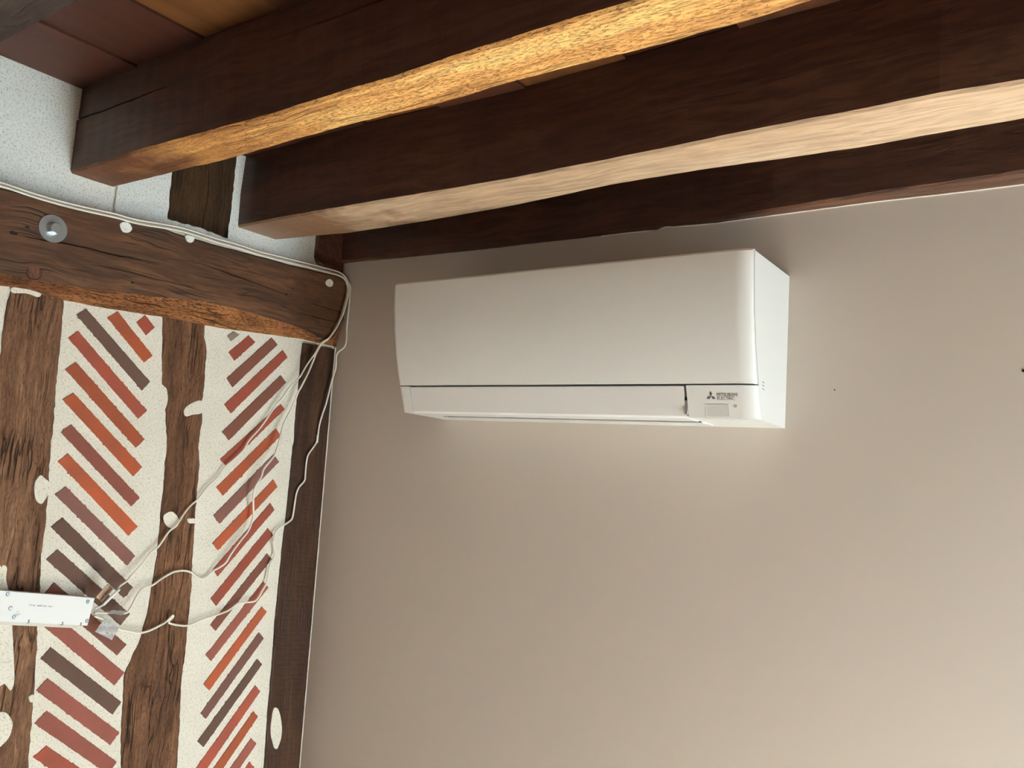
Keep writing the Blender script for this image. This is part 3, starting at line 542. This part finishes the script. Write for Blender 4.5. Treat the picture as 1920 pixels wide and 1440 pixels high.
beam('ceiling_beam', -.02, XR, lambda x: -.012 - max(0, x-1.0)*.078, lambda x: .02, .403, CEIL+.006, [M['beam_side'], M['beam_c']], 'half sunk dark beam running along the top of the greige wall', seed=4, amp=.001,
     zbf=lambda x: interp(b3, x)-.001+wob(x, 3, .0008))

# ---------------------------------------------------------------- caulk lines
def line(name, pts, r, label, mat=None):
    bm = bmesh.new(); tube(bm, pts, r, 6, 1)
    return tag(mesh_obj(name, bm, mat or M['caulk']), label, 'caulk', kind='structure')
line('trim_1', [(.006, -.0005, .185 - i*.05) for i in range(41)], .0016, 'thin white caulk line in the corner beside the dark post')
line('trim_2', [(x/20, -.0008, interp(b3, x/20)-.0015+wob(x/20, 3, .0006)) for x in range(16, 55)], .0013, 'thin white caulk line under the last ceiling beam')
line('trim_4', [(.020, -1.5+i*.02, interp(top, -1.5+i*.02)+.0015+wob(i*.02, 2, .0006)) for i in range(73)], .0048, 'white filler line along the top of the horizontal wall beam')
line('trim_3', [(.009, -.16+i*.01, interp(bot, -.16+i*.01)-.001) for i in range(16)], .0016, 'white plaster line under the right end of the horizontal wall beam')
bm = bmesh.new(); cyl(bm, (1.286, -.0012, .0702), (0, 1, 0), .0012, .003, 10); mesh_obj('nail_hole', bm, M['slot_dark'], wall_back)
bm = bmesh.new(); cyl(bm, (1.5693, -.0012, .1001), (0, 1, 0), .0024, .003, 12); mesh_obj('nail_hole', bm, M['slot_dark'], wall_back)

# ---------------------------------------------------------------- bolt
bolt = tag(empty('bolt', (.031, WASHER[0], WASHER[1])), 'zinc hex bolt with a large round washer on the horizontal wall beam', 'bolt')
bm = bmesh.new(); cyl(bm, (.029, WASHER[0], WASHER[1]), (1, 0, 0), .0265, .0035, 48)
mesh_obj('washer', bm, M['zinc'], bolt)
bm = bmesh.new(); cyl(bm, (.032, WASHER[0], WASHER[1]), (1, .0, 0), .0135, .0015, 32)
cyl(bm, (.0335, WASHER[0], WASHER[1]), (1, 0, 0), .0118, .011, 6); cyl(bm, (.0445, WASHER[0], WASHER[1]), (1, 0, 0), .0105, .0012, 24, .009)
mesh_obj('bolt_head', bm, M['zinc'], bolt)

# ---------------------------------------------------------------- air conditioner
AX, AW, AH = .4032, .798, .2836
prof = [(.0045, .1500), (.0100, .1518), (.0574, .1683), (.0676, .1720), (.10, .1825), (.14, .1930), (.18, .2010), (.2263, .2070), (.262, .2098), (AH-.004, .2098), (AH, .2060)]
def dep(z): return interp(prof, z)
RX, RY = .030, .014
def plan(z, inset=0.0, x0=AX, x1=AX+AW, rl=True, rr=True, n=8):
    """outer front line at height z, left to right, with rounded vertical corners"""
    d = dep(z)-inset; out = []
    if rl:
        rx = .010
        for k in range(n+1):
            a_ = math.pi/2*k/n; out.append((x0+inset+rx-rx*math.cos(a_), -(d-.006+.006*math.sin(a_))))
    else: out.append((x0, -d))
    if rr:
        for k in range(n+1):
            a_ = math.pi/2*k/n; out.append((x1-inset-RX+RX*math.sin(a_), -(d-RY+RY*math.cos(a_))))
    else: out.append((x1, -d))
    return out
def shell(name, zs, mat, par, x0=AX, x1=AX+AW, rl=True, rr=True, back=.02, inset=0.0, ret=False):
    bm = bmesh.new(); rows = []
    for z in zs:
        fr = plan(z, inset, x0, x1, rl, rr)
        bk = [(x1-inset if rr else x1, -(dep(z)-back)), (x0+inset if rl else x0, -(dep(z)-back))]
        rows.append([bm.verts.new((a_, b_, z)) for a_, b_ in fr+bk])
    n = len(rows[0])
    for p, q2 in zip(rows, rows[1:]):
        for k in range(n): bm.faces.new((p[k], p[(k+1) % n], q2[(k+1) % n], q2[k]))
    bm.faces.new(rows[0]); bm.faces.new(rows[-1][::-1])
    o = mesh_obj(name, bm, mat, par)
    for p in o.data.polygons: p.use_smooth = True
    o.data.set_sharp_from_angle(angle=math.radians(35))
    return o
ac = tag(empty('air_conditioner', (AX+AW/2, 0, 0)), 'white wall mounted air conditioner with rounded right corner on the greige wall', 'air conditioner')
SEAM = .0605
zs_p = [SEAM+.0018, SEAM+.003, .08, .10, .12, .14, .16, .18, .20, .2263, .245, .262, AH-.004, AH-.0015, AH]
# casing: rear body, side cheeks and a recessed core behind the front parts
bm = bmesh.new()
def body(bm, x0, x1, off, z0_=.0, ztop=AH-.002, slope=True):
    zz = [.0045]+[z for z, _ in prof if .0045 < z < ztop]+[ztop]
    poly = [(0, 0.0)] + [(-(dep(z)-off), z) for z in zz] + [(0, ztop)]
    A_ = [bm.verts.new((x0, a_, b_)) for a_, b_ in poly]; B_ = [bm.verts.new((x1, a_, b_)) for a_, b_ in poly]
    n = len(poly)
    for k in range(n): bm.faces.new((A_[k], A_[(k+1) % n], B_[(k+1) % n], B_[k]))
    bm.faces.new(A_[::-1]); bm.faces.new(B_)
body(bm, AX, AX+.0255, .0135); body(bm, AX+AW-.0255, AX+AW, .0165)
body(bm, AX+.0255, AX+AW-.0255, .0215)
mesh_obj('casing', bm, M['white_plastic'], ac)
shell('front_panel', zs_p, M['white_plastic'], ac, back=.012)
GL, GR = .4352, 1.0730
zs_l = [.0047, .006, .0100, .03, .045, SEAM-.0022, SEAM-.001]
shell('lower_left_trim', zs_l, M['white_plastic'], ac, x1=GL-.0006, rr=False, back=.016)
cp = shell('control_panel', zs_l, M['white_plastic'], ac, x0=GR+.0056, rl=False, back=.016)
# vane: flap with a lip curling under
bm = bmesh.new()
vz = [SEAM-.0022, .045, .03, .014, .0085, .0052, .0040]
vp = [(-(dep(z)), z) for z in vz[:4]] + [(-(dep(.0085)-.0006), .0072), (-(dep(.0052)-.0035), .0035), (-.115, .0026), (-.089, .0022)]
inn = [(-.089, .0052), (-.115, .0058), (-(dep(.0085)-.006), .0085), (-(dep(.03)-.007), .03), (-(dep(SEAM)-.007), SEAM-.0022)]
poly = vp+inn
A_ = [bm.verts.new((GL+.0012, a_, b_)) for a_, b_ in poly]; B_ = [bm.verts.new((GR-.0002, a_, b_)) for a_, b_ in poly]
for k in range(len(poly)): bm.faces.new((A_[k], A_[(k+1) % len(poly)], B_[(k+1) % len(poly)], B_[k]))
bm.faces.new(A_[::-1]); bm.faces.new(B_)
mesh_obj('vane', bm, M['vane_plastic'], ac)
bm = bmesh.new()   # dark air slot behind the vane and the hinge recess beside it
box(bm, (GL+.035, -.089, .0018), (GR+.002, -.0835, .0052))
mesh_obj('air_slot', bm, M['slot_dark'], ac)
bm = bmesh.new()
for z_a, z_b in ((.034, .040), (.0125, .0235)):
    d_ = dep((z_a+z_b)/2); box(bm, (GR+.0003, -(d_-.0012), z_a), (GR+.0046, -(d_-.012), z_b))
mesh_obj('hinge_recess', bm, M['slot_dark'], ac)
bm = bmesh.new(); box(bm, (GR+.0003, -(dep(.05)-.008), .010), (GR+.0052, -(dep(.01)-.016), SEAM-.002))
mesh_obj('hinge', bm, plain('hinge_grey', lin(150, 146, 144), .5), ac)
# rear lip under the slot
bm = bmesh.new(); box(bm, (GL+.045, -.0830, .0004), (GR+.004, -.030, .0032))
mesh_obj('rear_flap', bm, M['white_plastic'], ac)

def on_front(x, z, lift=.0004): return Vector((x, -(dep(z)+lift), z))
def flat_on_front(name, polys, par, mat, lift=.0004, th=.0004):
    bm = bmesh.new()
    for pol in polys:
        A_ = [bm.verts.new(on_front(x, z, lift-th)) for x, z in pol]; B_ = [bm.verts.new(on_front(x, z, lift)) for x, z in pol]
        n = len(pol)
        for k in range(n): bm.faces.new((A_[k], A_[(k+1) % n], B_[(k+1) % n], B_[k]))
        bm.faces.new(A_[::-1]); bm.faces.new(B_)
    return mesh_obj(name, bm, mat, par)
# three diamond emblem
ex, ez, sL = 1.1224, .0410, .0086
pols = []
for ang in (90, 210, 330):
    u = Vector((math.cos(math.radians(ang)), math.sin(math.radians(ang)))); 
    a30 = Vector((math.cos(math.radians(ang-30)), math.sin(math.radians(ang-30)))); b30 = Vector((math.cos(math.radians(ang+30)), math.sin(math.radians(ang+30))))
    s_ = sL*.60
    c0 = Vector((ex, ez))
    pols.append([tuple(c0), tuple(c0+a30*s_), tuple(c0+(a30+b30)*s_), tuple(c0+b30*s_)])
flat_on_front('emblem', pols, cp, M['logo_grey'])
def text_mesh(name, s, size, mat, par, frame_m, width=None, bold=0.0, spacing=1.0):
    cu = bpy.data.curves.new(name, 'FONT'); cu.body = s; cu.size = size; cu.extrude = .00012; cu.offset = bold; cu.space_character = spacing
    tmp = bpy.data.objects.new(name, cu); COL.objects.link(tmp)
    bpy.context.view_layer.update()
    me = bpy.data.meshes.new_from_object(tmp.evaluated_get(bpy.context.evaluated_depsgraph_get()))
    COL.objects.unlink(tmp); bpy.data.objects.remove(tmp)
    xs_ = [v_.co.x for v_ in me.vertices]; w0 = max(xs_)-min(xs_); mn = min(xs_)
    k = width/w0 if width else 1
    for v_ in me.vertices: v_.co.x = (v_.co.x-mn)*k
    for v_ in me.vertices: v_.co = frame_m @ v_.co
    me.materials.clear(); me.materials.append(mat)
    o = bpy.data.objects.new(name, me); COL.objects.link(o); o.parent = par
    o.matrix_parent_inverse = Matrix.Translation(-par.location)
    return o
def front_frame(x, z):
    """text frame lying on the sloping lower front"""
    o = on_front(x, z, .0003); upv = (on_front(x, z+.004)-on_front(x, z-.001)).normalized()
    xv = Vector((1, 0, 0)); nv = xv.cross(upv)
    mm = Matrix((xv, upv, nv)).transposed().to_4x4(); mm.translation = o; return mm
text_mesh('lettering', 'MITSUBISHI', .0078, M['logo_grey'], cp, front_frame(1.1330, .0414), .0362, 0)
text_mesh('lettering', 'ELECTRIC', .0078, M['logo_grey'], cp, front_frame(1.1335, .0352), .0300, 0)
flat_on_front('sensor_window', [[(1.1122, .0268), (1.1122, .0075), (1.1520, .0075), (1.1520, .0268)]], cp, M['grey_window'], .0002, .0002)
bd = []
for (xa, za, xb, zb2) in ((1.1116, .0268, 1.1526, .0275), (1.1114, .0064, 1.1121, .0275), (1.1521, .0064, 1.1528, .0275)):
    bd.append([(xa, za), (xb, za), (xb, zb2), (xa, zb2)])
flat_on_front('sensor_frame', bd, cp, M['white_plastic'], .0007, .0007)
bd = []
px_, pz_ = 1.1637, .0250
for k in range(14):
    a0 = math.radians(90+35+k*290/14); a1 = math.radians(90+35+(k+1)*290/14)
    bd.append([(px_+.0023*math.cos(a0), pz_+.0023*math.sin(a0)), (px_+.0023*math.cos(a1), pz_+.0023*math.sin(a1)),
               (px_+.0018*math.cos(a1), pz_+.0018*math.sin(a1)), (px_+.0018*math.cos(a0), pz_+.0018*math.sin(a0))])
bd.append([(px_-.0003, pz_+.0002), (px_+.0003, pz_+.0002), (px_+.0003, pz_+.0024), (px_-.0003, pz_+.0024)])
flat_on_front('power_symbol', bd, cp, M['logo_grey'])
for y_, z_ in ((-.1306, .0684), (-.130, .0627), (-.1294, .0567)):
    bm = bmesh.new(); box(bm, (AX+AW-.001, y_-.005, z_-.0008), (AX+AW+.0003, y_+.005, z_+.0008))
    for v_ in bm.verts: v_.co.z -= (v_.co.y-y_)*.12
    mesh_obj('side_notch', bm, plain('notch_grey', lin(120, 130, 134), .5), ac)
bm = bmesh.new()   # top air grille
for k in range(9): box(bm, (AX+.05, -.17+k*.016, AH-.003), (AX+AW-.05, -.163+k*.016, AH-.0008))
mesh_obj('top_grille', bm, M['slot_dark'], ac)

# ---------------------------------------------------------------- control box on the left wall
P = [Vector(q) for q in BOX]
ax = (P[1]-P[0]).normalized(); bx = (P[3]-P[0]); bx = (bx-ax*bx.dot(ax)); hgt = ((P[2]-P[1]).length+(P[3]-P[0]).length)/2; bx.normalize()
FX = .034
cb = tag(empty('control_box', (0, P[1].y, P[1].z)), 'long flat white control box mounted across the left post', 'control box')
def slab(bm, s0, s1, t0, t1, x0, x1, bev=0):
    """slab in the box plane: s along the top edge measured from the right end leftward, t downward"""
    o = P[1]; rr = []
    for x in (x0, x1):
        for (s_, t_) in ((s0, t0), (s1, t0), (s1, t1), (s0, t1)):
            q_ = o - ax*s_ + bx*t_; rr.append(bm.verts.new((x, q_.y, q_.z)))
    for q_ in ((0,1,2,3),(4,7,6,5),(0,4,5,1),(1,5,6,2),(2,6,7,3),(3,7,4,0)): bm.faces.new([rr[i] for i in q_])
BL = .235
bm = bmesh.new(); slab(bm, 0, BL, 0, hgt, .026, FX)
o_ = mesh_obj('cover', bm, M['box_white'], cb)
bv = o_.modifiers.new('bevel', 'BEVEL'); bv.width = .0008; bv.segments = 2
bm = bmesh.new(); slab(bm, .0015, BL, .001, hgt+.0005, .0075, .0262)
mesh_obj('base', bm, M['box_white'], cb)
bm = bmesh.new(); slab(bm, .012, BL, hgt-.004, hgt+.0075, .0075, .020)
mesh_obj('mounting_flange', bm, M['box_grey'], cb, tag_kw=None)['label'] = 'grey lower flange'
for i, (x_, y_, z_) in enumerate(BOXPTS[:5]):
    bm = bmesh.new(); cyl(bm, (FX-.0005, y_, z_), (1, 0, 0), .0036, .0010, 18)
    sc = mesh_obj('screw', bm, M['zinc'], cb)
    bm = bmesh.new()
    for k in range(10):
        a0 = math.radians(40+k*26); a1 = math.radians(40+(k+1)*26)
        vs = [bm.verts.new((FX+.0007, y_+r*math.cos(a_), z_+r*math.sin(a_))) for r, a_ in ((.0037, a0), (.0037, a1), (.0027, a1), (.0027, a0))]
        bm.faces.new(vs)
    fs = bmesh.ops.extrude_face_region(bm, geom=bm.faces[:])
    for v_ in [g for g in fs['geom'] if isinstance(g, bmesh.types.BMVert)]: v_.co.x -= .001
    box(bm, (FX, y_+.0006, z_-.0004), (FX+.0007, y_+.002, z_+.0014))
    r_o = mesh_obj('screw_recess', bm, M['print'], sc)
for x_, y_, z_ in BOXPTS[5:8]:
    bm = bmesh.new(); box(bm, (.021, y_-.0013, z_-.0035), (FX+.0004, y_+.0013, z_+.0030))
    mesh_obj('clip_notch', bm, plain('clip_grey', lin(120, 122, 124), .5), cb)
def box_frame(q_):
    mm = Matrix((ax, -bx, Vector((1, 0, 0)))).transposed().to_4x4(); mm.translation = Vector((FX+.0002, q_[1], q_[2])); return mm
a_ = Vector(BOXPTS[8]); b_ = Vector(BOXPTS[9])
text_mesh('printed_text', '1T16  449T1D  7L+', .0042, M['print'], cb, box_frame(a_), (b_-a_).length)
for k, s_ in enumerate(('ref', 'rouwater', 'per')):
    q_ = BOXPTS[10+k]; wd = (.004, .011, .005)[k]
    q_ = (q_[0], q_[1]-wd/2, q_[2]-.001)
    text_mesh('printed_text', s_, .0021, M['print'], cb, box_frame(q_), wd)

# ---------------------------------------------------------------- cables and their labels
def cable(pts, r, label, group=None):
    bm = bmesh.new(); tube(bm, pts, r, 8, 4)
    return tag(mesh_obj('cable', bm, M['cable'], smooth=True), label, 'cable', group)
cA = cable(CABLE_A, .0021, 'thin white cable sagging from the corner to the copper coloured tag above the control box')
cB = cable(CABLE_B, .0023, 'white cable hanging over the right brick column and ending at the small grey tag')
cC = cable(CABLE_C, .0023, 'white cable crossing the dark corner post, with a kinked loop before the silver label')
cable(CABLE_D, .0018, 'short white wire dropping from the orange ceiling beam to the wall beam')
# copper coloured curled tag
T = [Vector(q) for q in TAG1]
u_ = (T[1]-T[0]); v2 = (T[3]-T[0])
bm = bmesh.new(); rows = []
nn = u_.cross(v2).normalized(); 
if nn.x < 0: nn = -nn
for i in range(13):
    th = i/12; row = []
    bulge = math.sin(math.pi*th)*.007
    for j in range(9):
        row.append(bm.verts.new(T[0] + u_*(j/8) + v2*th + nn*bulge))
    rows.append(row)
for p, q2 in zip(rows, rows[1:]):
    for j in range(8): bm.faces.new((p[j], p[j+1], q2[j+1], q2[j]))
g = bmesh.ops.solidify(bm, geom=bm.faces[:], thickness=.0004)
tg = mesh_obj('cable_tag', bm, M['copper'], cA, smooth=True); tg['label'] = 'curled copper coloured tag with black markings'
mm = Matrix((-u_.normalized(), -v2.normalized(), nn)).transposed().to_4x4()
def tagtext(s_, a_, b_, size, wd):
    m2 = mm.copy(); m2.translation = T[0]+u_*a_+v2*b_+nn*.0078
    text_mesh('marking', s_, size, plain('black_ink', lin(30, 26, 26), .6), tg, m2, wd, .0002)
tagtext('CE', .74, .38, .0075, .010)
tagtext('EAC', .32, .36, .0055, .009)
bm = bmesh.new(); tube(bm, [CABLE_A[-4], CABLE_A[-3], CABLE_A[-2]], .0030, 8, 4)
mesh_obj('sleeve', bm, plain('white_sleeve', lin(240, 240, 238), .4), cA, smooth=True)
def sheet(pts, mat, par, label, crinkle, seed, nu=10, nv=10):
    T = [Vector(q) for q in pts]; bm = bmesh.new(); rnd = random.Random(seed); rows = []
    for i in range(nv+1):
        row = []
        for j in range(nu+1):
            a = T[0].lerp(T[1], j/nu); b = T[3].lerp(T[2], j/nu); q_ = a.lerp(b, i/nv)
            q_.x += crinkle*(math.sin(j*1.1+seed)+math.sin(i*.9+j*.5)+rnd.uniform(-.5, .5))
            if i in (0, nv) or j in (0, nu): q_.y += rnd.uniform(-.0006, .0006); q_.z += rnd.uniform(-.0006, .0006)
            row.append(bm.verts.new(q_))
        rows.append(row)
    for p, q2 in zip(rows, rows[1:]):
        for j in range(nu): bm.faces.new((p[j], p[j+1], q2[j+1], q2[j]))
    bmesh.ops.solidify(bm, geom=bm.faces[:], thickness=.0003)
    o = mesh_obj('cable_tag', bm, mat, par); o['label'] = label; return o
sheet(TAG2, M['grey_label'], cB, 'small grey folded tag', .0003, 3)
sheet(TAG3, M['foil'], cC, 'crumpled silver printed label', .0009, 5)
# staple holding the bundle
sp = Vector(CABLE_A[16])
bm = bmesh.new(); tube(bm, [(.001, sp.y, sp.z+.012), (.012, sp.y, sp.z+.013), (.030, sp.y, sp.z+.009)], .0007, 6, 2)
tag(mesh_obj('nail', bm, M['zinc']), 'thin bent nail holding the cables above the wall beam', 'nail')
